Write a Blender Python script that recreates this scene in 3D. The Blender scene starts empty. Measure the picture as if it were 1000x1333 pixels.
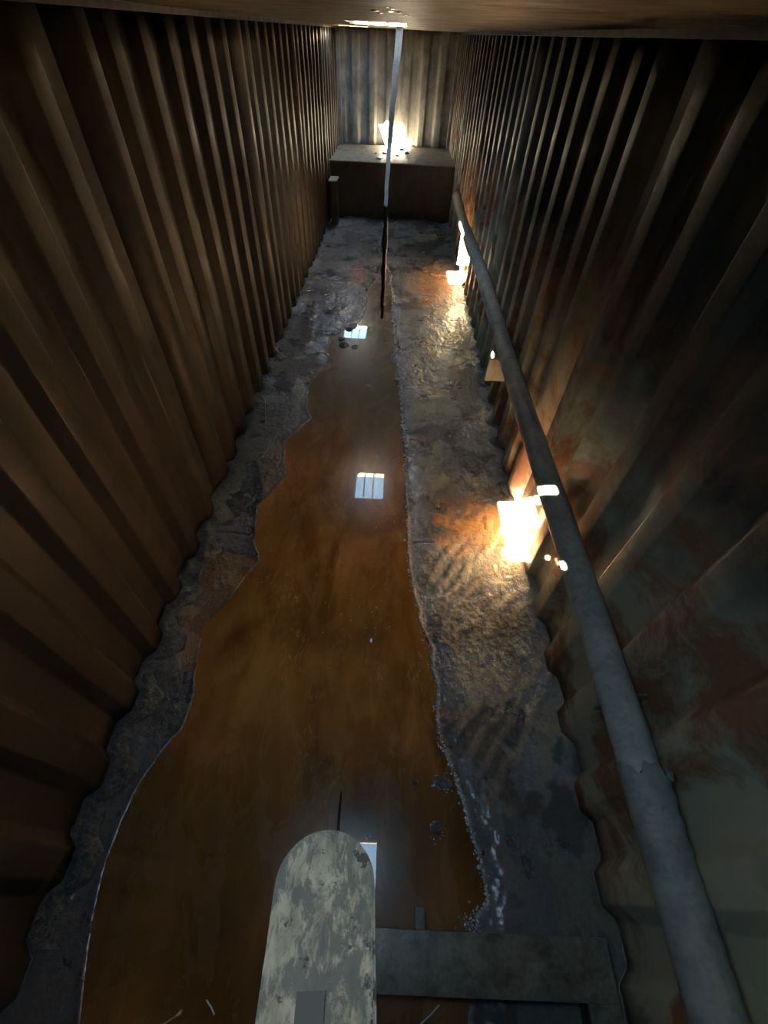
import bpy, bmesh, math, random
import numpy as np
from mathutils import Vector, Matrix

random.seed(7)
C = bpy.context.scene.collection
scene = bpy.context.scene

# ------------------------------------------------------------------ camera
XC, HC, YAW, PITCH, ROLL, FPX = .125, 2.4387, .0065, .8414, .0542, 557.4
cy_, sy_ = math.cos(YAW), math.sin(YAW)
fwd = Vector((sy_*math.cos(PITCH), cy_*math.cos(PITCH), -math.sin(PITCH)))
rt0 = Vector((cy_, -sy_, 0)); up0 = rt0.cross(fwd)
rt = rt0*math.cos(ROLL) + up0*math.sin(ROLL)
up = -rt0*math.sin(ROLL) + up0*math.cos(ROLL)
cam_d = bpy.data.cameras.new('camera')
cam_d.sensor_fit = 'HORIZONTAL'; cam_d.sensor_width = 36.0
cam_d.lens = FPX/1000*36.0; cam_d.clip_start = .02; cam_d.clip_end = 200
cam = bpy.data.objects.new('camera', cam_d); C.objects.link(cam)
m = Matrix(((rt.x, up.x, -fwd.x, XC), (rt.y, up.y, -fwd.y, 0), (rt.z, up.z, -fwd.z, HC), (0, 0, 0, 1)))
cam.matrix_world = m
scene.camera = cam
CAMP = Vector((XC, 0, HC))


def px(x, y, plane, val):
    """a pixel of the 1000x1333 photograph to a point on a world plane"""
    d = rt*((x-500)/FPX) - up*((y-666.5)/FPX) + fwd
    return CAMP + d*((val-CAMP[plane])/d[plane])


# ------------------------------------------------------------------ light
w = bpy.data.worlds.new('sky'); scene.world = w; w.use_nodes = True
bg = w.node_tree.nodes['Background']
bg.inputs[0].default_value = (.44, .72, 1.0, 1); bg.inputs[1].default_value = 13.5
sd = bpy.data.lights.new('sun', 'SUN'); sd.energy = 700.0; sd.color = (1.0, .86, .62); sd.angle = .0093
sun = bpy.data.objects.new('sun', sd); C.objects.link(sun)
SUN = Vector((.50, .80, -1.0)).normalized()
sun.rotation_euler = SUN.to_track_quat('-Z', 'Y').to_euler(); sun.location = (-2, -3, 6)
vs = scene.view_settings
vs.view_transform = 'Standard'; vs.look = 'None'; vs.gamma = 1.0; vs.use_curve_mapping = False
vs.exposure = 0.0
scene.cycles.max_bounces = 10; scene.cycles.diffuse_bounces = 6; scene.cycles.glossy_bounces = 5
scene.cycles.use_denoising = True
scene.cycles.sample_clamp_indirect = 80.0
scene.cycles.caustics_reflective = True
scene.cycles.blur_glossy = 1.0

CZ = 2.487          # underside of the roof plate
# ------------------------------------------------------------------ helpers


def fbm(x, y, z=0, scale=1.0, octs=4, seed=0):
    """value-noise fbm, 0..1, on numpy arrays"""
    x = np.asarray(x, float)*scale; y = np.asarray(y, float)*scale; z = np.asarray(z, float)*scale + x*0
    tot = 0; amp = 1; s = 0
    for o in range(octs):
        xi, yi, zi = np.floor(x), np.floor(y), np.floor(z)
        fx, fy, fz = x-xi, y-yi, z-zi
        fx, fy, fz = [t*t*(3-2*t) for t in (fx, fy, fz)]
        def h(a, b, c):
            v = np.sin(a*127.1+b*311.7+c*74.7+seed*53.3+o*19.19)*43758.5453
            return v-np.floor(v)
        v = 0
        for dx in (0, 1):
            for dy in (0, 1):
                for dz in (0, 1):
                    v = v + h(xi+dx, yi+dy, zi+dz)*(fx if dx else 1-fx)*(fy if dy else 1-fy)*(fz if dz else 1-fz)
        tot = tot+v*amp; s += amp; amp *= .5
        x, y, z = x*2.03, y*2.03, z*2.03
    return tot/s


def sstep(a, b, x):
    t = np.clip((x-a)/(b-a), 0, 1); return t*t*(3-2*t)


def mesh_np(name, v, f):
    me = bpy.data.meshes.new(name)
    v = np.asarray(v, np.float32); f = np.asarray(f, np.int32)
    me.vertices.add(len(v)); me.vertices.foreach_set('co', v.ravel())
    n = f.shape[1]
    me.loops.add(f.size); me.loops.foreach_set('vertex_index', f.ravel())
    me.polygons.add(len(f))
    me.polygons.foreach_set('loop_start', np.arange(0, f.size, n, dtype=np.int32))
    me.polygons.foreach_set('loop_total', np.full(len(f), n, np.int32))
    me.update(calc_edges=True); me.validate()
    return me


def grid_faces(nu, nv, off=0):
    i = np.arange((nu-1)*(nv-1)); a = (i//(nv-1))*nv + i % (nv-1) + off
    return np.stack([a, a+nv, a+nv+1, a+1], 1)


def link(name, me, mat=None, parent=None, smooth=True):
    if isinstance(me, bmesh.types.BMesh):
        bm = me; bmesh.ops.recalc_face_normals(bm, faces=bm.faces)
        me = bpy.data.meshes.new(name); bm.to_mesh(me); bm.free()
    o = bpy.data.objects.new(name, me); C.objects.link(o)
    if mat: me.materials.append(mat)
    if smooth and len(me.polygons):
        me.polygons.foreach_set('use_smooth', [True]*len(me.polygons))
        try:
            me.set_sharp_from_angle(angle=math.radians(38))
        except Exception:
            pass
    if parent: o.parent = parent
    return o


def thing(name, label, cat, loc=(0, 0, 0), rot=(0, 0, 0), group=None):
    o = bpy.data.objects.new(name, None); C.objects.link(o); o.empty_display_size = .1
    o.location = loc; o.rotation_euler = rot
    return tag(o, label, cat, group)


def tag(o, label, cat=None, group=None, kind=None):
    if label: o['label'] = label
    if cat: o['category'] = cat
    if group: o['group'] = group
    if kind: o['kind'] = kind
    return o


def bx(bm, x0, x1, y0, y1, z0, z1, bev=0.0):
    r = bmesh.ops.create_cube(bm, size=1)
    for v in r['verts']:
        v.co = Vector((x0+(v.co.x+.5)*(x1-x0), y0+(v.co.y+.5)*(y1-y0), z0+(v.co.z+.5)*(z1-z0)))
    if bev:
        es = list({e for v in r['verts'] for e in v.link_edges})
        bmesh.ops.bevel(bm, geom=es, offset=bev, segments=2, affect='EDGES', profile=.7)
    return bm


def tube(bm, pts, rads, n=16, cap=True):
    pts = [Vector(p) for p in pts]
    if not hasattr(rads, '__len__'): rads = [rads]*len(pts)
    rings = []; ref = None
    for i, p in enumerate(pts):
        d = (pts[min(i+1, len(pts)-1)]-pts[max(i-1, 0)]).normalized()
        if ref is None:
            ref = Vector((0, 0, 1)) if abs(d.z) < .9 else Vector((1, 0, 0))
        a = d.cross(ref).normalized(); b = a.cross(d).normalized(); ref = b
        rings.append([bm.verts.new(p+(a*math.cos(t)+b*math.sin(t))*rads[i]) for t in [2*math.pi*k/n for k in range(n)]])
    for r0, r1 in zip(rings, rings[1:]):
        for k in range(n): bm.faces.new((r0[k], r0[(k+1) % n], r1[(k+1) % n], r1[k]))
    if cap: bm.faces.new(rings[0][::-1]); bm.faces.new(rings[-1])
    return rings


def jitter(bm, amp, sc, seed=0):
    bm.verts.ensure_lookup_table()
    co = np.array([v.co[:] for v in bm.verts])
    for k in range(3):
        n = fbm(co[:, 0], co[:, 1], co[:, 2], sc, 3, seed+k)-.5
        for v, q in zip(bm.verts, n): v.co[k] += q*2*amp


# ------------------------------------------------------------------ materials
def mat(name, col=(.5, .5, .5), rough=.5, metal=0.0, spec=.5):
    m = bpy.data.materials.new(name); m.use_nodes = True
    b = m.node_tree.nodes['Principled BSDF']
    b.inputs['Base Color'].default_value = (*col, 1); b.inputs['Roughness'].default_value = rough
    b.inputs['Metallic'].default_value = metal; b.inputs['Specular IOR Level'].default_value = spec
    return m, m.node_tree, b


def nd(t, typ, **kw):
    n = t.nodes.new(typ)
    for k, v in kw.items():
        if k in n.inputs.keys() if isinstance(k, str) else False: n.inputs[k].default_value = v
        else: setattr(n, k, v)
    return n


def noise(t, vec, scale, detail=5, rough=.6, dist=0):
    n = t.nodes.new('ShaderNodeTexNoise'); n.inputs['Scale'].default_value = scale
    n.inputs['Detail'].default_value = detail; n.inputs['Roughness'].default_value = rough
    n.inputs['Distortion'].default_value = dist
    if vec is not None: t.links.new(vec, n.inputs['Vector'])
    return n.outputs['Fac']


def mapping(t, scale=(1, 1, 1), loc=(0, 0, 0), rot=(0, 0, 0)):
    g = t.nodes.new('ShaderNodeNewGeometry')
    mp = t.nodes.new('ShaderNodeMapping'); mp.inputs['Scale'].default_value = scale
    mp.inputs['Location'].default_value = loc; mp.inputs['Rotation'].default_value = rot
    t.links.new(g.outputs['Position'], mp.inputs['Vector']); return mp.outputs[0]


def ramp(t, fac, stops):
    r = t.nodes.new('ShaderNodeValToRGB'); t.links.new(fac, r.inputs[0])
    e = r.color_ramp.elements
    while len(e) < len(stops): e.new(.5)
    for i, (p, c) in enumerate(stops):
        e[i].position = p; e[i].color = (*c, 1) if hasattr(c, '__len__') else (c, c, c, 1)
    return r.outputs[0]


def mix(t, fac, a, b, mode='MIX'):
    n = t.nodes.new('ShaderNodeMix'); n.data_type = 'RGBA'; n.blend_type = mode
    for s, v in ((0, fac), (6, a), (7, b)):
        if hasattr(v, 'is_linked') or hasattr(v, 'links'): t.links.new(v, n.inputs[s])
        elif s == 0: n.inputs[0].default_value = v
        else: n.inputs[s].default_value = (*v, 1)
    return n.outputs[2]


def bump(t, b, h, strength=.3, dist=.01, prev=None):
    n = t.nodes.new('ShaderNodeBump'); n.inputs['Strength'].default_value = strength
    n.inputs['Distance'].default_value = dist; t.links.new(h, n.inputs['Height'])
    t.links.new(n.outputs[0], b.inputs['Normal']); return n


def attr(t, name):
    n = t.nodes.new('ShaderNodeAttribute'); n.attribute_name = name; return n


def steel(name, dark, mid, rust, rust_amt, r0=.28, r1=.6, sc=1.0, grime=None, zband=None, low_tone=None, spec=.5):
    """oily, rusted sheet steel"""
    m, t, b = mat(name, spec=spec)
    v = mapping(t)
    vs_ = mapping(t, (3.0, 3.0, .35))
    n1 = noise(t, v, 2.2*sc, 7, .65, .3)
    c = mix(t, ramp(t, n1, [(.35, 0), (.7, 1)]), dark, mid)
    st = noise(t, vs_, 5*sc, 5, .6)
    c = mix(t, ramp(t, st, [(.45, 0), (.75, .5)]), c, tuple(x*.45 for x in dark))
    n2 = noise(t, mapping(t, (1, 1, 1), (3, 7, 1)), 1.6*sc, 8, .7, .6)
    rf = ramp(t, n2, [(1-rust_amt-.03, 0), (1-rust_amt+.08, 1)])
    if low_tone:      # lower wall film tone; on the right wall soft glow is painted in
        sx0 = t.nodes.new('ShaderNodeSeparateXYZ'); g0 = t.nodes.new('ShaderNodeNewGeometry')
        t.links.new(g0.outputs['Position'], sx0.inputs[0])
        ad = t.nodes.new('ShaderNodeMath'); ad.operation = 'MULTIPLY_ADD'
        t.links.new(noise(t, v, 3.0, 5, .6), ad.inputs[0]); ad.inputs[1].default_value = -1.1; t.links.new(sx0.outputs['Z'], ad.inputs[2])
        m0 = t.nodes.new('ShaderNodeMapRange'); t.links.new(ad.outputs[0], m0.inputs[0])
        m0.inputs[1].default_value = low_tone[0]; m0.inputs[2].default_value = low_tone[1]; m0.inputs[3].default_value = 0; m0.inputs[4].default_value = 1
        c = mix(t, m0.outputs[0], c, low_tone[2])
    if zband:
        sx = t.nodes.new('ShaderNodeSeparateXYZ'); g = t.nodes.new('ShaderNodeNewGeometry')
        t.links.new(g.outputs['Position'], sx.inputs[0])
        mr = t.nodes.new('ShaderNodeMapRange')
        t.links.new(sx.outputs['Z'], mr.inputs[0])
        mr.inputs[1].default_value = zband[0]; mr.inputs[2].default_value = zband[1]
        mr.inputs[3].default_value = 0; mr.inputs[4].default_value = 1
        mu = t.nodes.new('ShaderNodeMath'); mu.operation = 'MULTIPLY'
        t.links.new(rf, mu.inputs[0]); t.links.new(mr.outputs[0], mu.inputs[1]); rf = mu.outputs[0]
    fine = noise(t, v, 60, 4, .7)
    rc = mix(t, fine, tuple(x*.5 for x in rust), rust)
    c = mix(t, rf, c, rc)
    t.links.new(c, b.inputs['Base Color'])
    rr = ramp(t, noise(t, v, 6*sc, 5, .6), [(.3, r0), (.75, r1)])
    rr = mix(t, rf, rr, (.75, .75, .75))
    t.links.new(rr, b.inputs['Roughness'])
    h = mix(t, .35, noise(t, v, 28, 6, .7), n1)
    bump(t, b, h, .35, .006)
    return m


M_left = steel('left_wall_steel', (.022, .016, .011), (.052, .038, .025), (.13, .06, .025), .34, .36, .60, 1, spec=.26, zband=(2.2, 1.2), low_tone=(1.3, .3, (.050, .034, .022)))
M_right = steel('right_wall_steel', (.040, .036, .029), (.095, .085, .068), (.34, .165, .085), .50, .34, .6, 1.2, spec=.35, zband=(1.95, 1.35), low_tone=(1.05, .45, (.40, .37, .27)))  # pale lower tone stands in for glow around the sunlit patch
M_far = steel('far_wall_steel', (.15, .15, .145), (.34, .35, .36), (.20, .12, .06), .34, .35, .6, 1.5)
M_dark = steel('dark_steel', (.022, .018, .014), (.05, .042, .032), (.12, .06, .03), .35, .35, .6, 2)
M_roof = steel('roof_steel', (.085, .060, .034), (.20, .150, .085), (.16, .08, .03), .40, .35, .6, 1.3)
M_pipe = steel('pipe_steel', (.30, .31, .28), (.48, .49, .44), (.28, .20, .12), .28, .55, .75, 3)
M_sleeve = steel('pipe_sleeve_steel', (.20, .21, .20), (.33, .34, .32), (.22, .17, .11), .28, .55, .75, 3)
M_brack = steel('bracket_steel', (.16, .14, .10), (.34, .30, .20), (.25, .14, .06), .35, .45, .7, 4)
M_ledge = steel('ledge_steel', (.26, .22, .16), (.46, .42, .33), (.20, .12, .06), .40, .35, .6, 4)
M_rod = steel('pale_bar_steel', (.52, .54, .55), (.74, .76, .78), (.30, .20, .10), .28, .35, .55, 5)
M_oil = steel('oiled_bar', (.006, .005, .004), (.015, .011, .008), (.03, .015, .008), .3, .12, .3, 4)
M_beam = steel('beam_steel', (.07, .07, .055), (.26, .26, .21), (.10, .06, .03), .32, .3, .6, 4)
M_frame = steel('hatch_steel', (.30, .24, .15), (.48, .40, .27), (.25, .14, .06), .30, .4, .7, 5)

# foreground bar : flaking tan coat over dark steel
M_plank, t, b = mat('flaking_tan_paint', rough=.75)
v = mapping(t, (1.5, .7, 1.2))
n = noise(t, v, 34, 9, .74, .4)
n_s = noise(t, mapping(t, (30, 5, 30)), 2.2, 5, .6)
c = mix(t, ramp(t, n_s, [(.35, 0), (.65, 1)]), (.085, .078, .055), (.185, .168, .118))
c = mix(t, ramp(t, n, [(.44, 0), (.53, .85)]), c, (.034, .035, .031))
c = mix(t, ramp(t, noise(t, mapping(t, loc=(5, 1, 3)), 38, 6, .7), [(.595, 0), (.63, 1)]), c, (.010, .011, .010))
t.links.new(c, b.inputs['Base Color'])
bump(t, b, n, .5, .004)

M_tab = mat('dull_grey_tab', (.045, .047, .044), .9, spec=.15)[0]

# floor sludge and steel : colours come from the mesh (dirt zones with shapes of their own, plus painted near-end shade)
M_floor, t, b = mat('wet_sludge_floor')
a = attr(t, 'dirt_shade'); v = mapping(t)
fn = noise(t, v, 55, 7, .7)
c = mix(t, ramp(t, fn, [(.3, .55), (.7, 1.25)]), (0, 0, 0), a.outputs['Color'], 'MIX')
c = mix(t, 1.0, a.outputs['Color'], ramp(t, fn, [(.25, .55), (.8, 1.3)]), 'MULTIPLY')
t.links.new(c, b.inputs['Base Color'])
wet = attr(t, 'wet')
rr = mix(t, wet.outputs['Fac'], (.62, .62, .62), (.13, .13, .13))
rr = mix(t, ramp(t, noise(t, v, 18, 6, .7), [(.42, 0), (.7, .45)]), rr, (.5, .5, .5))
t.links.new(rr, b.inputs['Roughness'])
b.inputs['Specular IOR Level'].default_value = 1.0
b.inputs['Coat Weight'].default_value = .6; b.inputs['Coat Roughness'].default_value = .20; b.inputs['Coat IOR'].default_value = 1.5
hh = mix(t, .5, noise(t, v, 90, 6, .7), noise(t, mapping(t, (1, .35, 1)), 22, 7, .7, 1.2))
bump(t, b, hh, .8, .016)

M_crust, t, b = mat('crumbly_sludge_crust', rough=.38)
v = mapping(t)
n = noise(t, v, 70, 8, .75)
t.links.new(ramp(t, n, [(.3, (.016, .014, .013)), (.5, (.075, .073, .072)), (.72, (.26, .26, .27))]), b.inputs['Base Color'])
b.inputs['Specular IOR Level'].default_value = .8
bump(t, b, n, .8, .014)

M_crust2, t, b = mat('bluish_sludge_crust', rough=.3)
n = noise(t, mapping(t), 80, 8, .75)
t.links.new(ramp(t, n, [(.3, (.03, .03, .03)), (.5, (.16, .165, .18)), (.75, (.36, .38, .42))]), b.inputs['Base Color'])
b.inputs['Specular IOR Level'].default_value = .9
bump(t, b, n, .9, .014)

# water : brown oily liquid
M_water, t, b = mat('brown_oily_water', rough=.035)
b.inputs['Coat Weight'].default_value = 1.0; b.inputs['Coat Roughness'].default_value = .015; b.inputs['Coat IOR'].default_value = 1.4
b.inputs['IOR'].default_value = 1.45
b.inputs['Specular IOR Level'].default_value = .34
a = attr(t, 'silt')
n1 = noise(t, mapping(t, (1.6, .55, 1)), 2.2, 5, .55, .8)
c = mix(t, ramp(t, n1, [(.35, 0), (.68, 1)]), (.24, .10, .022), (.58, .27, .07))
c = mix(t, a.outputs['Fac'], c, (.50, .21, .05))
ns = noise(t, mapping(t, (2.2, .8, 1), (1, 2, 0)), 9, 9, .75, 2.0)
sk = mix(t, 1.0, ramp(t, ns, [(.53, 0), (.62, .75)]), ramp(t, noise(t, mapping(t, (1.6, .7, 1), (3, 5, 0)), 2.4, 3, .5), [(.50, 0), (.60, 1)]), 'MULTIPLY')
c = mix(t, sk, c, (.62, .37, .14))
n3 = noise(t, mapping(t, (1, 1, 1), (8, 3, 0)), 70, 3, .5)
c = mix(t, ramp(t, n3, [(.73, 0), (.76, .7)]), c, (.5, .36, .18))
c = mix(t, ramp(t, noise(t, mapping(t, loc=(2, 9, 0)), 1.1, 3, .5), [(.45, 0), (.7, .6)]), c, (.09, .042, .014))
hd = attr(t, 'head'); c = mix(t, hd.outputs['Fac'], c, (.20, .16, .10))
mk = attr(t, 'near_shade'); c = mix(t, mk.outputs['Fac'], c, (.075, .034, .010))  # shade of the dim near end painted into the water colour
t.links.new(c, b.inputs['Base Color'])
rf = ramp(t, noise(t, mapping(t, (1.6, .8, 1), (4, 1, 0)), 3.0, 6, .65, 1.0), [(.35, .18), (.72, .38)])
t.links.new(rf, b.inputs['Roughness'])
bump(t, b, noise(t, mapping(t, (1, 1, 1)), 5, 2, .4), .04, .006)

M_foam, t, b = mat('pale_scum', (.60, .60, .62), .08, spec=1.0)
M_wood, t, b = mat('pale_straw', (.45, .36, .24), .6)
M_glint, t, b = mat('bright_glint', (.75, .75, .74), .3, .8)
M_stick, t, b = mat('dark_red_rod', (.035, .012, .008), .3)

# ------------------------------------------------------------------ the setting: corrugated walls
PITCH_W = .3325
Y_REF = 2.280          # where the wide rib starts on both walls
DEP = .025


def profile(j0, n, wide_first=True):
    """(s, depth) points: s along the wall, depth +/-1, with rounded corners"""
    pts = []
    s = j0
    for k in range(n):
        sl = .165 if (k == 0 and wide_first) else .048
        pts += [(s, -1), (s+sl, 1)]
        s2 = s+sl+.105-(.03 if sl > .1 else 0)
        pts += [(s2, 1), (s2+.048-(.01 if sl > .1 else 0), -1)]
        s += PITCH_W
    pts.append((s, -1))
    out = [pts[0]]
    for a, b_, c_ in zip(pts, pts[1:], pts[2:]):
        a, p, c2 = map(np.array, (a, b_, c_))
        r = .007
        u1 = (a-p)*np.array([1, DEP]); u2 = (c2-p)*np.array([1, DEP])
        l1, l2 = np.linalg.norm(u1), np.linalg.norm(u2)
        q1 = p+(a-p)*min(r/l1, .4); q2 = p+(c2-p)*min(r/l2, .4)
        out += [tuple(q1), tuple((q1+q2)/4+p/2), tuple(q2)]
    out.append(pts[-1])
    return out


def wall_panel(side, j0, n, z0, z1, material, parent, seed, axis='y', base=1.15):
    pr = profile(j0, n)
    nz = 15
    zs = np.linspace(z0, z1, nz)
    S = np.array([p[0] for p in pr]); D = np.array([p[1] for p in pr])
    V = []
    for z in zs:
        wob = (fbm(S, S*0+z, 0, 1.6, 2, seed)-.5)*.012
        dd = D*DEP+wob
        if axis == 'y': V.append(np.stack([side*(base-dd), S, S*0+z], 1))
        else: V.append(np.stack([S, base-dd, S*0+z], 1))
    V = np.concatenate(V)
    me = mesh_np('panel', V, grid_faces(nz, len(pr)))
    o = link('panel', me, material, parent)
    md = o.modifiers.new('sheet', 'SOLIDIFY'); md.thickness = .003
    # keep the inner face in place, thicken outward
    me.update(); nrm = me.polygons[0].normal
    inward = (-side if axis == 'y' else 0, 0 if axis == 'y' else -1, 0)
    n_avg = Vector((0, 0, 0))
    for p in me.polygons: n_avg += p.normal
    md.offset = -1 if n_avg.dot(Vector(inward)) > 0 else 1
    return o


wl = bpy.data.objects.new('wall_left', None); C.objects.link(wl); wl['kind'] = 'structure'
wr = bpy.data.objects.new('wall_right', None); C.objects.link(wr); wr['kind'] = 'structure'
wb = bpy.data.objects.new('wall_back', None); C.objects.link(wb); wb['kind'] = 'structure'
wf = bpy.data.objects.new('wall_front', None); C.objects.link(wf); wf['kind'] = 'structure'
NP = 7
for k in range(-1, 5):
    j = Y_REF+k*NP*PITCH_W
    n = NP
    if k == -1: j = Y_REF-9*PITCH_W; n = 9
    if k == 4: n = 1
    if k == 4: continue
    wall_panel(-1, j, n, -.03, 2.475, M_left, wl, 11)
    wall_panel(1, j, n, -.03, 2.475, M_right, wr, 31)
YB = Y_REF+4*NP*PITCH_W        # ~11.59
pw = wall_panel(0, -1.24, 8, .80, 2.487, M_far, wb, 60, axis='x', base=YB+.05)
YF = -.69
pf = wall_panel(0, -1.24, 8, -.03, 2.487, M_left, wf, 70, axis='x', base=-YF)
for v_ in pf.data.vertices: v_.co.y = -v_.co.y
pf.data.flip_normals()
bm = bmesh.new(); bx(bm, -1.10, 1.10, YF-.05, YF+.06, 2.462, CZ+.002, .004); link('trim_5', bm, M_dark)['kind'] = 'structure'

# top rails over the corrugations, and corner posts at the far end
bm = bmesh.new(); bx(bm, -1.30, -1.10, YF-.05, YB+.05, 2.462, CZ+.002, .004); link('trim_1', bm, M_dark)['kind'] = 'structure'
bm = bmesh.new(); bx(bm, 1.10, 1.30, YF-.05, YB+.05, 2.462, CZ+.002, .004); link('trim_2', bm, M_dark)['kind'] = 'structure'
bm = bmesh.new(); bx(bm, -1.19, -1.075, YB-.07, YB+.05, .85, CZ, .008); link('trim_3', bm, M_far)['kind'] = 'structure'
bm = bmesh.new(); bx(bm, 1.075, 1.19, YB-.07, YB+.05, .85, CZ, .008); link('trim_4', bm, M_far)['kind'] = 'structure'

# roof plate with three openings (the near one is cut L-shaped, with slits added, to shape the sun patches)
H2 = (-.325, .125, 4.665, 5.235)
H3 = (-1.02, -.48, 9.95, 10.62)
holes = [(-.235, .225, .040, .350), (-.20, -.055, -.20, .040), (.125, .150, -.185, -.150), (.065, .082, -.165, -.145),
         H2, H3, (.060, .078, 2.27, 2.32)]
xs = sorted({-1.3, 1.5} | {h[0] for h in holes} | {h[1] for h in holes} | set(np.round(np.linspace(-1.2, 1.2, 13), 3)))
ys = sorted({YF-.06, YB+.12} | {h[2] for h in holes} | {h[3] for h in holes} | set(np.round(np.arange(-.6, 11.5, .3), 3)))
bm = bmesh.new(); vc = {}
def rv(i, j):
    if (i, j) not in vc:
        x, y = xs[i], ys[j]
        vc[(i, j)] = bm.verts.new((x, y, CZ))
    return vc[(i, j)]
for i in range(len(xs)-1):
    for j in range(len(ys)-1):
        mx, my = (xs[i]+xs[i+1])/2, (ys[j]+ys[j+1])/2
        if any(h[0] < mx < h[1] and h[2] < my < h[3] for h in holes): continue
        bm.faces.new((rv(i, j), rv(i+1, j), rv(i+1, j+1), rv(i, j+1)))
r = bmesh.ops.extrude_face_region(bm, geom=bm.faces[:])
bmesh.ops.translate(bm, vec=(0, 0, .006), verts=[g for g in r['geom'] if isinstance(g, bmesh.types.BMVert)])
link('ceiling', bm, M_roof)['kind'] = 'structure'

# ------------------------------------------------------------------ floor terrain
def pxs(lst, plane=2, val=0.0):
    return np.array([px(a, b_, plane, val)[:2] for a, b_ in lst])


P_right = [(501, 345), (508, 355), (510, 385), (511, 405), (513, 431), (516, 456), (506, 469), (517, 476), (520, 500), (523, 533), (525, 565), (526, 597), (528, 635), (529, 670),
           (530, 699), (531, 739), (537, 765), (543, 791), (548, 817), (560, 846), (562, 869), (569, 900), (567, 930), (570, 962), (585, 998), (601, 1041),
           (612, 1084), (623, 1118), (630, 1149), (633, 1174), (617, 1192), (621, 1210), (608, 1226), (612, 1300)]
P_left = [(497, 345), (490, 362), (479, 380), (476, 405), (469, 418), (452, 428), (431, 441), (427, 456), (432, 479), (416, 487), (404, 500), (399, 515), (400, 532), (406, 545), (388, 561),
          (372, 574), (369, 598), (375, 620), (363, 631), (335, 659), (331, 700), (338, 730), (312, 763), (290, 790), (270, 811), (261, 838), (253, 880), (254, 904),
          (235, 951), (206, 984), (181, 1020), (159, 1067), (138, 1122), (125, 1176), (116, 1230), (109, 1285), (104, 1333)]
pool = np.concatenate([pxs(P_right), np.array([[.42, -.74], [-.80, -.74]]), pxs(P_left[::-1])])
pool[:, 1] = np.clip(pool[:, 1], -.74, 20)


def sdist(X, Y, poly):
    """signed distance, negative inside"""
    D = np.full(X.shape, 1e9); inside = np.zeros(X.shape, bool)
    n = len(poly)
    for i in range(n):
        ax, ay = poly[i]; bx_, by_ = poly[(i+1) % n]
        ex, ey = bx_-ax, by_-ay; l2 = ex*ex+ey*ey+1e-12
        t_ = np.clip(((X-ax)*ex+(Y-ay)*ey)/l2, 0, 1)
        d = np.hypot(X-ax-t_*ex, Y-ay-t_*ey); D = np.minimum(D, d)
        cnd = ((ay > Y) != (by_ > Y)) & (X < ex*(Y-ay)/((ey) if abs(ey) > 1e-12 else 1e-12)+ax)
        inside ^= cnd
    return np.where(inside, -D, D)


def spot(X, Y, pxy, rx, ry, soft=.5, seed=0, amt=.5):
    p = px(pxy[0], pxy[1], 2, 0)
    d = np.sqrt(((X-p.x)/rx)**2+((Y-p.y)/ry)**2)
    d = d+(fbm(X, Y, 0, 9, 4, seed)-.5)*2*amt
    return 1-sstep(1-soft, 1+soft*.3, d)


YEND = 9.93
gy = np.concatenate([np.arange(-.75, 4.0, .0085), np.arange(4.0, YEND, .013)])
gx = np.arange(-1.20, 1.2001, .0085)
GY, GX = np.meshgrid(gy, gx, indexing='ij')
sd_pool = sdist(GX, GY, pool)
warp = (fbm(GX, GY, 0, 11, 5, 5)-.5)*.040*np.where(GX < 0, 1, .7)*sstep(-.2, 1.2, GY)
sd = sd_pool+warp
n_lo = fbm(GX, GY, 0, 2.2, 3, 1); n_mid = fbm(GX, GY*.6, 0, 9, 4, 2); n_hi = fbm(GX, GY, 0, 45, 3, 3)
edge = np.abs(GX); 
H = .004+.014*sstep(0, .16, sd)+.012*(n_lo-.5)*sstep(0, .2, sd)
H += .014*(n_mid-.5)*sstep(.0, .06, sd)+.008*(n_hi-.5)*sstep(0, .03, sd)
H += .005*np.exp(-((sd-.008)/.010)**2)*(.2+fbm(GX, GY, 0, 30, 2, 8))
# ridges scraped across the right bank
ang = GX*.80-GY*.60+.10*(fbm(GX, GY, 0, 3, 3, 13)-.5)
rid = np.sin(ang*58+5*(fbm(GX, GY, 0, 2.5, 2, 12)-.5)*2)
ridm = sstep(.05, .15, sd)*np.exp(-((GY-1.5)/1.0)**2)*(GX > .3)
H += .0045*rid*ridm*sstep(.40, .55, fbm(GX, GY, 0, 4.5, 2, 14))
# plate seams
for ys_px, xp in ((418, 560), (710, 600)):
    yy = px(xp, ys_px, 2, 0).y
    H -= .006*np.exp(-((GY-yy-.03*(GX-.6)*0)/.007)**2)*(sd > .03)
# banks climbing to the walls
H += .012*sstep(.16, .02, 1.16-np.abs(GX))*(.4+fbm(GX, GY, 0, 12, 3, 9))
H = np.where(sd < 0, np.maximum(-.03, .003+sd*.5), H)
# lumps that stand out of the water
lumps = [((575, 1020), .055, .030, .016), ((566, 1076), .030, .032, .012), ((541, 1019), .022, .012, .008), ((460, 424), .06, .12, .014),
         ((462, 452), .05, .07, .012), ((497, 425), .025, .10, .008), ((502, 445), .03, .06, .008),
         ((612, 1206), .035, .02, .012), ((447, 448), .03, .06, .012), ((455, 500), .05, .03, .006), ((475, 497), .06, .02, .005)]
for (p_, rx, ry, hh_) in lumps:
    q = px(p_[0], p_[1], 2, 0); d2 = ((GX-q.x)/rx)**2+((GY-q.y)/ry)**2
    d2 = d2*(.6+.9*fbm(GX, GY, 0, 40, 2, 21))
    H = np.maximum(H, (hh_*1.3)*np.exp(-d2*1.3)-.003+.006*(n_hi-.5))
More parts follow.
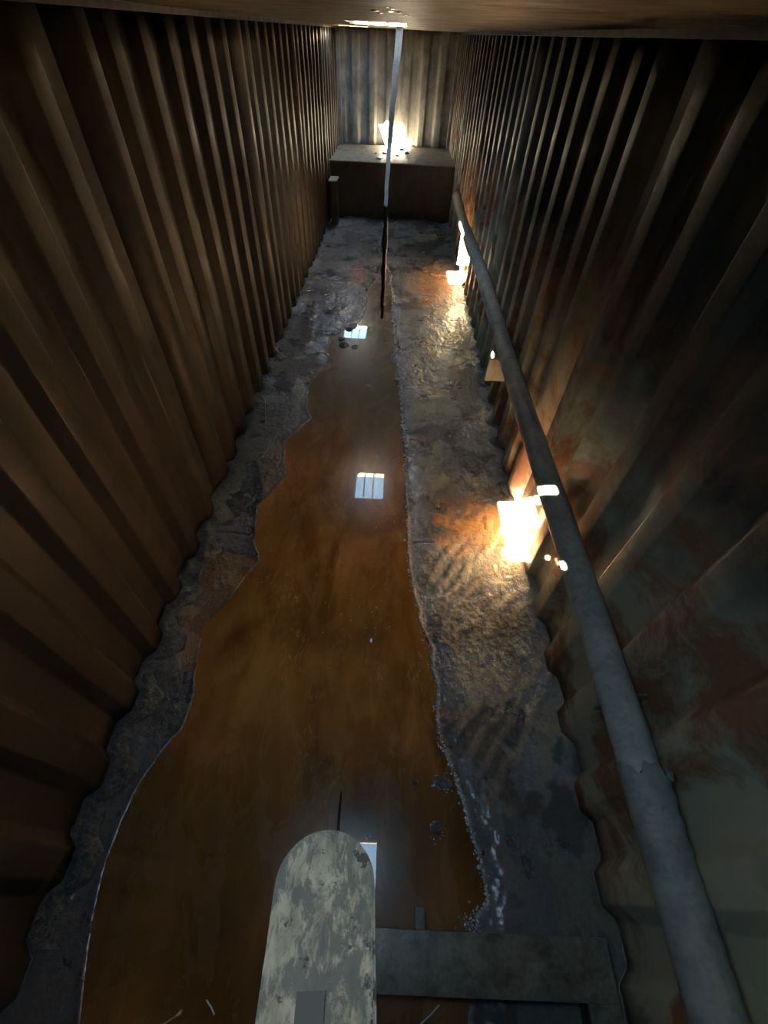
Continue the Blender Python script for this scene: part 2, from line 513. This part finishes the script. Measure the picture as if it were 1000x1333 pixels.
# colours
def colr(c): return np.array(c)[None, None, :]
base = colr((.26, .255, .28))*(.15+1.7*fbm(GX, GY, 0, 4, 5, 33))[..., None]
def over(base, msk, c): return base*(1-msk[..., None])+colr(c)*msk[..., None]
far = sstep(4.4, 6.0, GY)
base = over(base, far*.6, (.36, .325, .33))
wx = GX+.12*(fbm(GX, GY, 0, 5, 4, 44)-.5); wy = GY+.25*(fbm(GX, GY, 0, 5, 4, 45)-.5)
pt = fbm(wx*1.5, wy*.7, 0, 6, 6, 40)
base = over(base, sstep(.52, .56, pt)*.7*(GX > 0)*sstep(.05, .15, sd), (.42, .37, .26))
base = over(base, sstep(.52, .57, fbm(wx, wy, 0, 3.2, 6, 41))*.8, (.055, .040, .034))
base = over(base, ridm*sstep(.1, .5, rid+(n_mid-.5)*1.6)*.9*sstep(.38, .50, fbm(GX, GY, 0, 4.5, 2, 14)), (.46, .37, .25))
base = over(base, spot(GX, GY, (625, 690), .36, .34, .5, 50, .55)*.85*(GX > .35), (.62, .27, .07))
base = over(base, spot(GX, GY, (600, 650), .22, .3, .5, 51, .8)*.6*(GX > .35), (.075, .04, .03))
base = over(base, spot(GX, GY, (570, 372), .45, 1.0, .5, 52, .6)*.7, (.50, .22, .08))
base = over(base, spot(GX, GY, (468, 358), .16, .5, .4, 53, .5)*.8, (.42, .16, .06))
base = over(base, spot(GX, GY, (545, 330), .25, .6, .4, 54, .6)*.5, (.10, .06, .05))
base = over(base, spot(GX, GY, (575, 530), .15, .35, .3, 55, .5)*.7, (.48, .44, .31))
base = over(base, spot(GX, GY, (565, 440), .12, .3, .3, 56, .5)*.6, (.48, .44, .33))
base = over(base, spot(GX, GY, (640, 880), .20, .16, .4, 57, .6)*.55, (.44, .35, .25))
base = over(base, spot(GX, GY, (640, 740), .20, .14, .4, 58, .6)*.7, (.55, .45, .30))
base = over(base, spot(GX, GY, (385, 530), .10, .5, .4, 59, .6)*.5, (.42, .40, .33))
# left bank : dark, with a brown scraped tongue
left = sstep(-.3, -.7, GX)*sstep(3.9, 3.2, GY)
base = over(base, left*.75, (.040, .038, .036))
tongue = pxs([(275, 722), (300, 720), (336, 728), (330, 745), (300, 775), (272, 808), (258, 845), (250, 875), (236, 868), (231, 830), (238, 800), (255, 765)])
st = sdist(GX, GY, tongue)
base = over(base, sstep(.012, -.012, st+.01*(n_hi-.5)), (.26, .14, .06))
H = H-np.where(st < .03, .006*sstep(.02, -.01, st), 0)*(sd > .02)
H = np.where((st < .02) & (sd > .012), np.maximum(H, .0065), H)
tri = pxs([(352, 575), (372, 590), (375, 620), (345, 650), (335, 600)])
stt = sdist(GX, GY, tri)
base = over(base, sstep(.02, -.02, stt)*.7, (.2, .13, .08))
# near end : shade painted into the floor colour, darker and bluish
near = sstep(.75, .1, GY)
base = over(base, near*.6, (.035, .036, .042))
# the rim along the water
rim = np.exp(-((sd-.010)/.012)**2)
base = over(base, rim*.7*(GX > -.35)*sstep(.35, .6, fbm(GX, GY, 0, 25, 3, 90)), (.5, .49, .5))
base = over(base, sstep(.015, -.0, sd)*.9*(H < .004), (.10, .05, .02))
wet = np.clip(.62+1.5*(fbm(GX, GY, 0, 5, 4, 70)-.5)+.3*sstep(.15, 0, sd)-.2*near, 0, 1)
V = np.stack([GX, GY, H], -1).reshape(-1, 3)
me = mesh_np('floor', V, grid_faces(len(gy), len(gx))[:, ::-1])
ca = me.color_attributes.new('dirt_shade', 'FLOAT_COLOR', 'POINT')
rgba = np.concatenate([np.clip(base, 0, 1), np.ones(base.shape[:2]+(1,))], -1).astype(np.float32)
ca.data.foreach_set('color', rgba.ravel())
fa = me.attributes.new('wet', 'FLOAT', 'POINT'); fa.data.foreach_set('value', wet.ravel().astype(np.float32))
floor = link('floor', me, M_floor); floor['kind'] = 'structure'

# water pool : flat surface filled to the shore, with a low thickness under it
gy2 = np.arange(-.75, px(500, 340, 2, 0).y+.3, .03); gx2 = np.arange(-1.05, .75, .03)
WY, WX = np.meshgrid(gy2, gx2, indexing='ij')
sw = sdist(WX, WY, pool)
keep = sw < .05
silt = (sstep(-.20, -.01, sw)*(WX < .1)*sstep(.3, 1.2, WY)).clip(0, 1)*.9
idx = -np.ones(keep.size, int); kf = keep.ravel(); idx[kf] = np.arange(kf.sum())
F = grid_faces(len(gy2), len(gx2))[:, ::-1]; F = F[kf[F].all(1)]
V = np.stack([WX, WY, WX*0+.0035], -1).reshape(-1, 3)[kf]
me = mesh_np('pool', V, idx[F])
fa = me.attributes.new('silt', 'FLOAT', 'POINT'); fa.data.foreach_set('value', silt.ravel()[kf].astype(np.float32))
for nm, arr in (('head', sstep(2.5, 3.6, WY+.5*(fbm(WX, WY, 0, 3, 3, 61)-.5))*.8), ('near_shade', sstep(.95, .15, WY+.3*(fbm(WX, WY, 0, 4, 3, 62)-.5))*.7)):
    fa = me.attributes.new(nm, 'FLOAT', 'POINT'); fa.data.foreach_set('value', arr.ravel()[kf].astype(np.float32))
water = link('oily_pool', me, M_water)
tag(water, 'long pool of brown oily water lying down the middle of the floor', 'water', kind='stuff')

# ------------------------------------------------------------------ crusts at the foot of the walls
def corr_in(y):
    """inner face offset of a wall at y (interpolated from the profile)"""
    return np.interp(y, ALLS, ALLD)
_pr = []
for k in range(-1, 4):
    j = Y_REF+k*NP*PITCH_W; n_ = NP
    if k == -1: j = Y_REF-9*PITCH_W; n_ = 9
    _pr += profile(j, n_)
_pr.sort(key=lambda p: p[0]); ALLS = np.array([p[0] for p in _pr]); ALLD = np.array([p[1] for p in _pr])*DEP


def crust(side, y0, y1, width_f, hgt, label, seed, amp):
    ss = np.arange(y0, y1, .008); us = np.linspace(0, 1, 15)
    S, U = np.meshgrid(ss, us, indexing='ij')
    wd = width_f(S)*(.65+.7*fbm(S, S*0, 0, 9, 3, seed))
    outer = 1.15-corr_in(S)*1.1+.012
    swell = amp*np.interp(S-.05, ALLS, ALLD)/DEP
    X = side*(outer-U*(wd+swell*.5))
    prof = np.sin(np.pi*np.clip(U, 0, 1))**.6*.8+.55*(1-U)
    Z = .014+hgt*prof*(.35+1.3*fbm(X, S, 0, 22, 4, seed+1))+.010*(fbm(X, S, 0, 70, 3, seed+2)-.5)
    Z = np.where(U > .99, -.01, Z); Z = np.where(U < .01, Z*.8, Z)
    me = mesh_np('crust', np.stack([X, S, Z], -1).reshape(-1, 3), grid_faces(len(ss), len(us)))
    o = link('sludge_crust', me, M_crust)
    if side > 0: o.data.materials[0] = M_crust2
    return tag(o, label, 'sludge', kind='stuff')


crust(-1, -.2, 5.2, lambda s: np.interp(s, [-.2, .5, 1.3, 2.2, 3.2, 3.9, 5.2], [.10, .13, .13, .17, .20, .10, .04]), .030,
      'dark crumbly sludge crust along the foot of the left wall', 81, .02)
crust(1, 2.35, 4.9, lambda s: np.interp(s, [2.35, 3, 4.5, 4.9], [.05, .07, .06, .03]), .028,
      'lacy bluish sludge crust along the right wall foot beyond the sunlit patch', 91, .02)


# ------------------------------------------------------------------ raised step across the far end
st_ = thing('raised_step', 'dark raised steel step across the far end with a lit top', 'platform', (0, 9.88, 0))
bm = bmesh.new(); bx(bm, -1.185, 1.185, .012, YB+.08-9.88, -.02, .850); link('riser', bm, M_dark, st_)
bm = bmesh.new(); bx(bm, -1.185, 1.185, 0, YB+.08-9.88, .850, .866, .003); link('top_plate', bm, M_ledge, st_)
# rubble and a stain heap on the step
for k, (a, b_, r) in enumerate([(493, 207, .05), (523, 195, .05), (530, 200, .045), (500, 200, .04), (489, 200, .03), (517, 203, .03)]):
    p = px(a, b_, 2, .866)
    bm = bmesh.new(); bmesh.ops.create_icosphere(bm, subdivisions=3, radius=r); jitter(bm, r*.45, 14, 200+k)
    for v_ in bm.verts: v_.co.z = max(v_.co.z*.55, -.004)
    o = link('sludge_clump', bm, M_crust); o.location = (p.x, p.y, .870)
    tag(o, ['big sludge lump at the front edge of the far step, left of the bar', 'big sludge lump right of the bar, at the foot of the sunlit far wall', 'rightmost sludge lump on top of the far step', 'middle-sized sludge lump directly left of the bar on the far step', 'leftmost small sludge lump on top of the far step', 'small sludge lump directly right of the bar on the far step'][k], 'sludge lump', 'sludge lumps on the far step')

# bracket post left of the step
bk = thing('bracket_post', 'short steel post with a pale cap at the left wall before the far step', 'post', (-1.02, 9.4, 0))
bm = bmesh.new(); bx(bm, -.055, .055, -.14, .14, 0, .67, .005); link('post_body', bm, M_dark, bk)
bm = bmesh.new(); bx(bm, -.075, .075, -.17, .17, .67, .69, .004); link('cap_plate', bm, M_pipe, bk)

# ------------------------------------------------------------------ pipe on the right wall
pp = thing('wall_pipe', 'long grey steel pipe running low along the right wall', 'pipe', (1.04, 0, .80))
def pipe_c(y): return Vector((-.035*math.exp(-((y-7.0)/1.2)**2)+.004*math.sin(y*1.7), y, .006*math.sin(y*1.1+.5)))
bm = bmesh.new(); ys_ = np.linspace(.33, 3.02, 40); tube(bm, [pipe_c(y) for y in ys_], .066, 28); jitter(bm, .0015, 12, 3); link('pipe_length', bm, M_pipe, pp)
bm = bmesh.new(); ys_ = np.linspace(3.02, 8.0, 60); tube(bm, [pipe_c(y) for y in ys_], .064, 28); jitter(bm, .0015, 12, 4); link('pipe_length', bm, M_pipe, pp)
bm = bmesh.new(); ys_ = np.linspace(-.70, .40, 20); tube(bm, [pipe_c(y) for y in ys_], .066, 28); link('pipe_length', bm, M_pipe, pp)
bm = bmesh.new(); tube(bm, [pipe_c(y) for y in (3.005, 3.012, 3.022, 3.032, 3.04)], [.063, .0695, .072, .0695, .063], 28); jitter(bm, .0015, 60, 6); link('weld_ring', bm, M_pipe, pp)
bm = bmesh.new(); tube(bm, [pipe_c(y) for y in (7.995, 8.02, 8.035)], [.066, .066, .04], 28); link('end_cap', bm, M_pipe, pp)
# torn outer sleeve over the near length: open edge lifts away on the wall side
bm = bmesh.new(); n = 56; ys_ = np.linspace(-.70, .345, 60); rings = []
for i, y in enumerate(ys_):
    c_ = pipe_c(y); ring = []
    for k in range(n):
        th = 2*math.pi*k/n
        lift = .001
        jag = 0
        # top/wall side of the circle (th ~ 30..70 deg) lifts near the torn lip
        g = math.exp(-((th-.75)/.55)**2)
        d = (.345-y)
        lift += g*(.020*math.exp(-d/.05)+.007*math.exp(-d/.35)*(1+.8*math.sin(d*95)))
        yy = y+(.018*math.sin(th*5)+.012*math.sin(th*11))*(1 if i == len(ys_)-1 else 0)-(.02*g if i == len(ys_)-1 else 0)
        r_ = .0685+lift
        ring.append(bm.verts.new((c_.x+math.cos(th)*r_, yy, c_.z+math.sin(th)*r_)))
    rings.append(ring)
for r0, r1 in zip(rings, rings[1:]):
    for k in range(n): bm.faces.new((r0[k], r0[(k+1) % n], r1[(k+1) % n], r1[k]))
o = link('torn_sleeve', bm, M_sleeve, pp); o['label'] = 'darker torn outer sleeve with a ragged lifted lip'
o.modifiers.new('skin', 'SOLIDIFY').thickness = .002
# brackets: plates standing across the wall behind the pipe
def pipe_bracket(y, z0, z1, x0, name='bracket_plate'):
    bm = bmesh.new(); bx(bm, x0-1.04, .125, y-.004, y+.004, z0-.8, z1-.8, .001); jitter(bm, .002, 9, int(y*10)); link(name, bm, M_brack, pp)
pipe_bracket(3.12, .60, .785, .895)
pipe_bracket(6.55, .33, .70, .99)
pipe_bracket(.60, .62, .80, 1.03)

# ------------------------------------------------------------------ hanging bar over the second hatch
hb = thing('hanging_bar', 'slim pale steel bar hanging from the roof slot down to the pool', 'bar', (0, 5.5, 0))
pb = px(497, 415, 2, 0); pm1 = px(503, 268, 1, 5.80); pt1 = px(508, 185, 1, 6.0); pt2 = px(521, 31.5, 2, CZ)
off = Vector((0, 5.5, 0))
def angle_bar(pts, wds, name, m_, yaw0=.5, twist=0.0, lab=None):
    """steel angle: two thin legs meeting at a corner, swept along pts"""
    bm = bmesh.new(); rings = []
    for i, p in enumerate(pts):
        w_ = wds[i]; th = yaw0+twist*i/(len(pts)-1)
        a = Vector((math.cos(th), math.sin(th), 0)); c_ = Vector((-math.sin(th), math.cos(th), 0)); tk = .007
        sec = [Vector((0, 0, 0)), a*w_, a*w_+c_*tk, a*tk+c_*tk, a*tk+c_*w_*.8, c_*w_*.8]
        rings.append([bm.verts.new(Vector(p)-off+s-(a+c_)*w_*.35) for s in sec])
    for r0, r1 in zip(rings, rings[1:]):
        for k in range(6): bm.faces.new((r0[k], r0[(k+1) % 6], r1[(k+1) % 6], r1[k]))
    bm.faces.new(rings[0][::-1]); bm.faces.new(rings[-1])
    o = link(name, bm, m_, hb, smooth=False)
    if lab: o['label'] = lab
    return o
def seg(a, b_, n, wob=.004):
    return [a.lerp(b_, i/(n-1))+Vector((math.sin(i*1.9)*wob, math.cos(i*2.3)*wob, 0))*(0 < i < n-1) for i in range(n)]
angle_bar(seg(pt1, pt2+Vector((0, 0, .01)), 10), [.066]*10, 'upper_length', M_rod, -.75, .25, 'pale upper length with daylight put into its colour')  # pale colour carries the daylight on the upper bar
angle_bar(seg(pm1, pt1, 8, .003), [.060]*8, 'middle_length', M_rod, -.95, .2)
bm = bmesh.new(); pts = [p-off for p in seg(pb-Vector((0, 0, .01)), pm1, 14, .004)]
tube(bm, pts, [.016, .020, .024, .024, .022, .024, .034, .024, .024, .040, .030, .024, .026, .026], 12)
for v_ in bm.verts: v_.co.y = v_.co.y*1.0
jitter(bm, .003, 30, 9); o = link('oiled_length', bm, M_oil, hb); o['label'] = 'black oil-soaked lower length'

# ------------------------------------------------------------------ hatches in the roof
def hatch(h, label, bars, cat='hatch', lip=.012, cut=None):
    x0, x1, y0, y1 = h
    t_ = thing('roof_hatch', label, cat, ((x0+x1)/2, (y0+y1)/2, CZ))
    cx, cyy = (x0+x1)/2, (y0+y1)/2
    X, Y = (x1-x0)/2, (y1-y0)/2; tk = .006
    bm = bmesh.new()
    bx(bm, -X-tk if cut is None else cut-cx, X+tk, -Y-tk, -Y, -.002, .07, .001); bx(bm, -X-tk, X+tk, Y, Y+tk, -lip, .07, .001)
    bx(bm, -X-tk, -X, -Y, Y, -.002, .07, .001); bx(bm, X, X+tk, -Y, Y, -.002, .07, .001)
    link('coaming', bm, M_frame, t_)
    for bx_ in bars:
        bm = bmesh.new(); bx(bm, bx_-cx-.0085, bx_-cx+.0085, -Y-.001, Y+.001, .030, .048, .002); link('grate_bar', bm, M_dark, t_)
    return t_
hatch(H2, 'barred roof hatch beside the top of the hanging bar', (-.19, -.045))
hatch(H3, 'barred roof hatch near the far end above the raised step', (-.84, -.66), lip=.001)
h1 = hatch((-.235, .225, .040, .350), 'roof hatch over the near end beside the viewer', (.065,), lip=.002, cut=-.053)
bm = bmesh.new(); bx(bm, -.055, .090, -.36, -.140, .300, .308, .002); link('sun_blocker', bm, M_dark, h1)  # unseen plate added above the hatch to cut the sun on the pipe
bm = bmesh.new(); bx(bm, .075, .090, -.34, -.325, .0, .300, .002); link('blocker_stay', bm, M_dark, h1)  # stay under the added sun-blocking plate

# rust scabs hanging round the small hole in the roof
for k, (a, b_, r) in enumerate([(488, 13, .028), (495, 17, .018), (512, 11, .024), (521, 16, .022), (530, 19, .02), (505, 9, .015)]):
    p = px(a, b_, 2, CZ)
    bm = bmesh.new(); bmesh.ops.create_icosphere(bm, subdivisions=2, radius=r*.5); jitter(bm, r*.25, 40, 300+k)
    for v_ in bm.verts: v_.co.y *= 4.0; v_.co.z *= .25; v_.co.x *= 1.2
    o = link('rust_scab', bm, M_oil); o.location = (p.x, p.y, CZ)
    tag(o, ['leftmost dark rust scab on the roof left of the small hole', 'second dark rust scab from the left on the roof', 'rust scab on the roof just left of the small hole', 'rust scab on the roof just right of the small hole', 'rightmost rust scab on the roof by the small hole', 'middle rust scab on the roof, nearest to the viewer'][k], 'rust scab', 'rust scabs round the small roof hole')

# ------------------------------------------------------------------ near end: flaking bar, cross beam, thin rod
tip = CAMP+(px(423, 1150, 2, 0)-CAMP).normalized()*.60
dr = (px(476, 322, 2, 0)-CAMP).normalized()        # direction the bar points in
sidev = Vector((1, 0, 0)); sidev = (sidev-dr*sidev.dot(dr)).normalized(); nv = sidev.cross(dr).normalized()
if nv.z < 0: nv = -nv
fb = thing('flaking_bar', 'round-ended bar with flaking tan paint reaching in from the near end', 'bar', tip)
LB = .66; RW = .0525; TK = .016
out = [(-RW, -LB), (RW, -LB)]
out += [(RW*math.cos(a_), RW*math.sin(a_)*.95) for a_ in np.linspace(0, math.pi, 25)]
bm = bmesh.new()
vs0 = [bm.verts.new(sidev*a_+dr*b_) for a_, b_ in out]
f0 = bm.faces.new(vs0)
r = bmesh.ops.extrude_face_region(bm, geom=[f0])
ev = [g for g in r['geom'] if isinstance(g, bmesh.types.BMVert)]
bmesh.ops.translate(bm, vec=-nv*TK, verts=ev)
bmesh.ops.bevel(bm, geom=[e for e in bm.edges if len(e.link_faces) == 2 and abs(e.link_faces[0].normal.dot(e.link_faces[1].normal)) < .3 and e.calc_length() < .7],
                offset=.003, segments=2, affect='EDGES')
link('bar_body', bm, M_plank, fb)
pq = px(403, 1318, 2, 0)
# small tab bolted on the bar's face
ct = (pq-CAMP).normalized(); tt = ((tip-CAMP).dot(nv))/ct.dot(nv); ctr = CAMP+ct*tt-tip
bm = bmesh.new()
for a_, b_, c_ in [(x, y, z) for x in (-1, 1) for y in (-1, 1) for z in (0, 1)]:
    bm.verts.new(ctr+sidev*a_*.0125+dr*b_*.012+nv*c_*.004)
bmesh.ops.convex_hull(bm, input=bm.verts[:]); link('tab', bm, M_tab, fb, smooth=False)
# bracket that carries the bar from the end wall
back = dr*(-LB)
bm = bmesh.new(); bx(bm, back.x-.06, back.x+.06, YF+.02-tip.y, back.y+.05, back.z-.09, back.z-.015, .003); link('wall_bracket', bm, M_dark, fb)

cb = thing('cross_beam', 'low mottled steel beam across the floor at the near end', 'beam', (.55, -.18, 0))
bm = bmesh.new(); bx(bm, -.60, .515, -.085, .085, .135, .150, .003); link('top_flange', bm, M_beam, cb)
bm = bmesh.new(); bx(bm, -.60, .50, -.06, .06, -.025, .135, .003); link('web', bm, M_dark, cb)
bm = bmesh.new(); bx(bm, -.217, -.180, .080, .150, .12, .136, .002); link('tab', bm, M_beam, cb)
bm = bmesh.new(); bx(bm, .40, .515, -.45, -.085, .130, .149, .003); link('side_flange', bm, M_beam, cb)
bm = bmesh.new(); bx(bm, .41, .50, -.44, -.06, -.02, .130, .003); link('side_web', bm, M_dark, cb)

bm = bmesh.new(); a = px(444, 1031, 2, .012); c_ = px(433, 1150, 2, .016); tube(bm, [a, a.lerp(c_, .5)+Vector((.002, 0, .002)), c_], [.0045, .006, .006], 10)
tag(link('thin_rod', bm, M_stick), 'thin dark red rod lying in the pool beyond the flaking bar', 'rod')

for a, c_, lab in [((548, 1333), (572, 1308), 'bright wire strip by the cross beam near the bottom edge'), ((269, 1302), (279, 1321), 'short bright wire strip in the dark left near corner')]:  # thin metal strips added to stand for small bright glints
    A = px(*a, 2, .01); B = px(*c_, 2, .012); bm = bmesh.new(); tube(bm, [A, A.lerp(B, .5)+Vector((.004, 0, .002)), B], .0028, 8)
    tag(link('glint_strip', bm, M_glint), lab, 'glint')
for k, (a, c_) in enumerate([((325, 593), (357, 616)), ((345, 520), (347, 560)), ((341, 597), (350, 582)), ((350, 565), (362, 600))]):
    A = px(*a, 2, .060); B = px(*c_, 2, .045); bm = bmesh.new(); tube(bm, [A, A.lerp(B, .5)+Vector((0, 0, .006)), B], .0028, 6)
    tag(link('straw', bm, M_wood), ['nearest and longest pale straw on the dark left sludge bank', 'farthest pale straw on the left sludge bank, close to the wall', 'short pale straw lying between the two longest on the left bank', 'pale straw closest to the pool on the left sludge bank'][k], 'straw', 'straws on the left bank')

# clumps in and beside the water
cl = [((575, 1018), .030, 'pyramid-shaped sludge lump at the right shore of the near pool'),
      ((568, 1078), .026, 'ring-shaped wet sludge lump in the near pool beside the right shore'),
      ((541, 1018), .014, 'small sludge lump in the pool left of the pyramid-shaped one'),
      ((447, 449), .055, 'large dark sludge lump on the left shore of the narrow channel'),
      ((455, 428), .045, 'dark sludge lump in the bright reflection left of the channel'),
      ((445, 441), .040, 'flat oval sludge lump left of the bright channel reflection'),
      ((662, 757), .020, 'small dark lump on the floor just below the sunlit wall patch'),
      ((480, 502), .030, 'pale flake floating in the head of the wide pool'),
      ((601, 268), .02, None)]
for k, (p_, r, lab) in enumerate(cl):
    if not lab: continue
    p = px(*p_, 2, .008); bm = bmesh.new(); bmesh.ops.create_icosphere(bm, subdivisions=4, radius=r); jitter(bm, r*.55, .9/r, 400+k); jitter(bm, r*.15, 3/r, 500+k)
    for v_ in bm.verts:
        v_.co.z *= .42
        if k == 1:   # a hollow ring
            rr_ = math.hypot(v_.co.x, v_.co.y)/r; v_.co.z -= .5*r*max(0, 1-rr_*1.6)
        if k == 7: v_.co.z *= .25; v_.co.y *= .5
    o = link('sludge_lump', bm, M_foam if k == 7 else M_crust); o.location = (p.x, p.y, .008)
    tag(o, lab, 'sludge lump')

# scum beads along the shore
rng = random.Random(3); V = []; F = []
ico = bmesh.new(); bmesh.ops.create_icosphere(ico, subdivisions=1, radius=1); IV = np.array([v_.co[:] for v_ in ico.verts]); IF = np.array([[v_.index for v_ in f.verts] for f in ico.faces]); ico.free()
shore = pxs(P_right); cnt = 0
segl = []
for i in range(len(shore)-2):
    L_ = np.linalg.norm(shore[i+1]-shore[i]); dens = 110 if shore[i][1] < .9 else 60
    if 1.1 < shore[i][1] < 1.5: dens = 60
    for q in range(int(L_*dens*2)+1):
        u = rng.random(); p = shore[i]*(1-u)+shore[i+1]*u
        s = abs(rng.gauss(0, .0026))+.0014
        if shore[i][1] > 3: s *= 2.2
        p = p+np.array([rng.gauss(.004, .011), rng.gauss(0, .012)])
        V.append(IV*s*np.array([1, 1, .7])+np.array([p[0], p[1], .009])); F.append(IF+cnt*len(IV)); cnt += 1
for (a, b_, sg, nn) in [(575, 1018, .02, 50), (568, 1083, .02, 30), (612, 1206, .028, 60), (480, 502, .05, 30), (480, 1093, .01, 6), (490, 570, .12, 30), (470, 780, .2, 60), (500, 660, .12, 40)]:
    c_ = px(a, b_, 2, 0)
    for q in range(nn):
        s = abs(rng.gauss(0, .0018))+.0010; p = (c_.x+rng.gauss(0, sg), c_.y+rng.gauss(0, sg))
        V.append(IV*s*np.array([1, 1, .6])+np.array([p[0], p[1], .0065])); F.append(IF+cnt*len(IV)); cnt += 1
me = mesh_np('scum', np.concatenate(V), np.concatenate(F)); o = link('scum_beads', me, M_foam)
tag(o, 'tiny pale scum beads gathered along the right shore of the pool', 'scum', kind='stuff')

# ------------------------------------------------------------------ daylight portals at the openings (guide the sky's light only)
for (x0, x1, y0, y1) in (H2, H3, (-.235, .225, -.20, .350)):
    ld = bpy.data.lights.new('sky_portal', 'AREA'); ld.shape = 'RECTANGLE'; ld.size = x1-x0; ld.size_y = y1-y0
    ld.cycles.is_portal = True
    lo = bpy.data.objects.new('sky_portal', ld); C.objects.link(lo); lo.location = ((x0+x1)/2, (y0+y1)/2, CZ+.075)
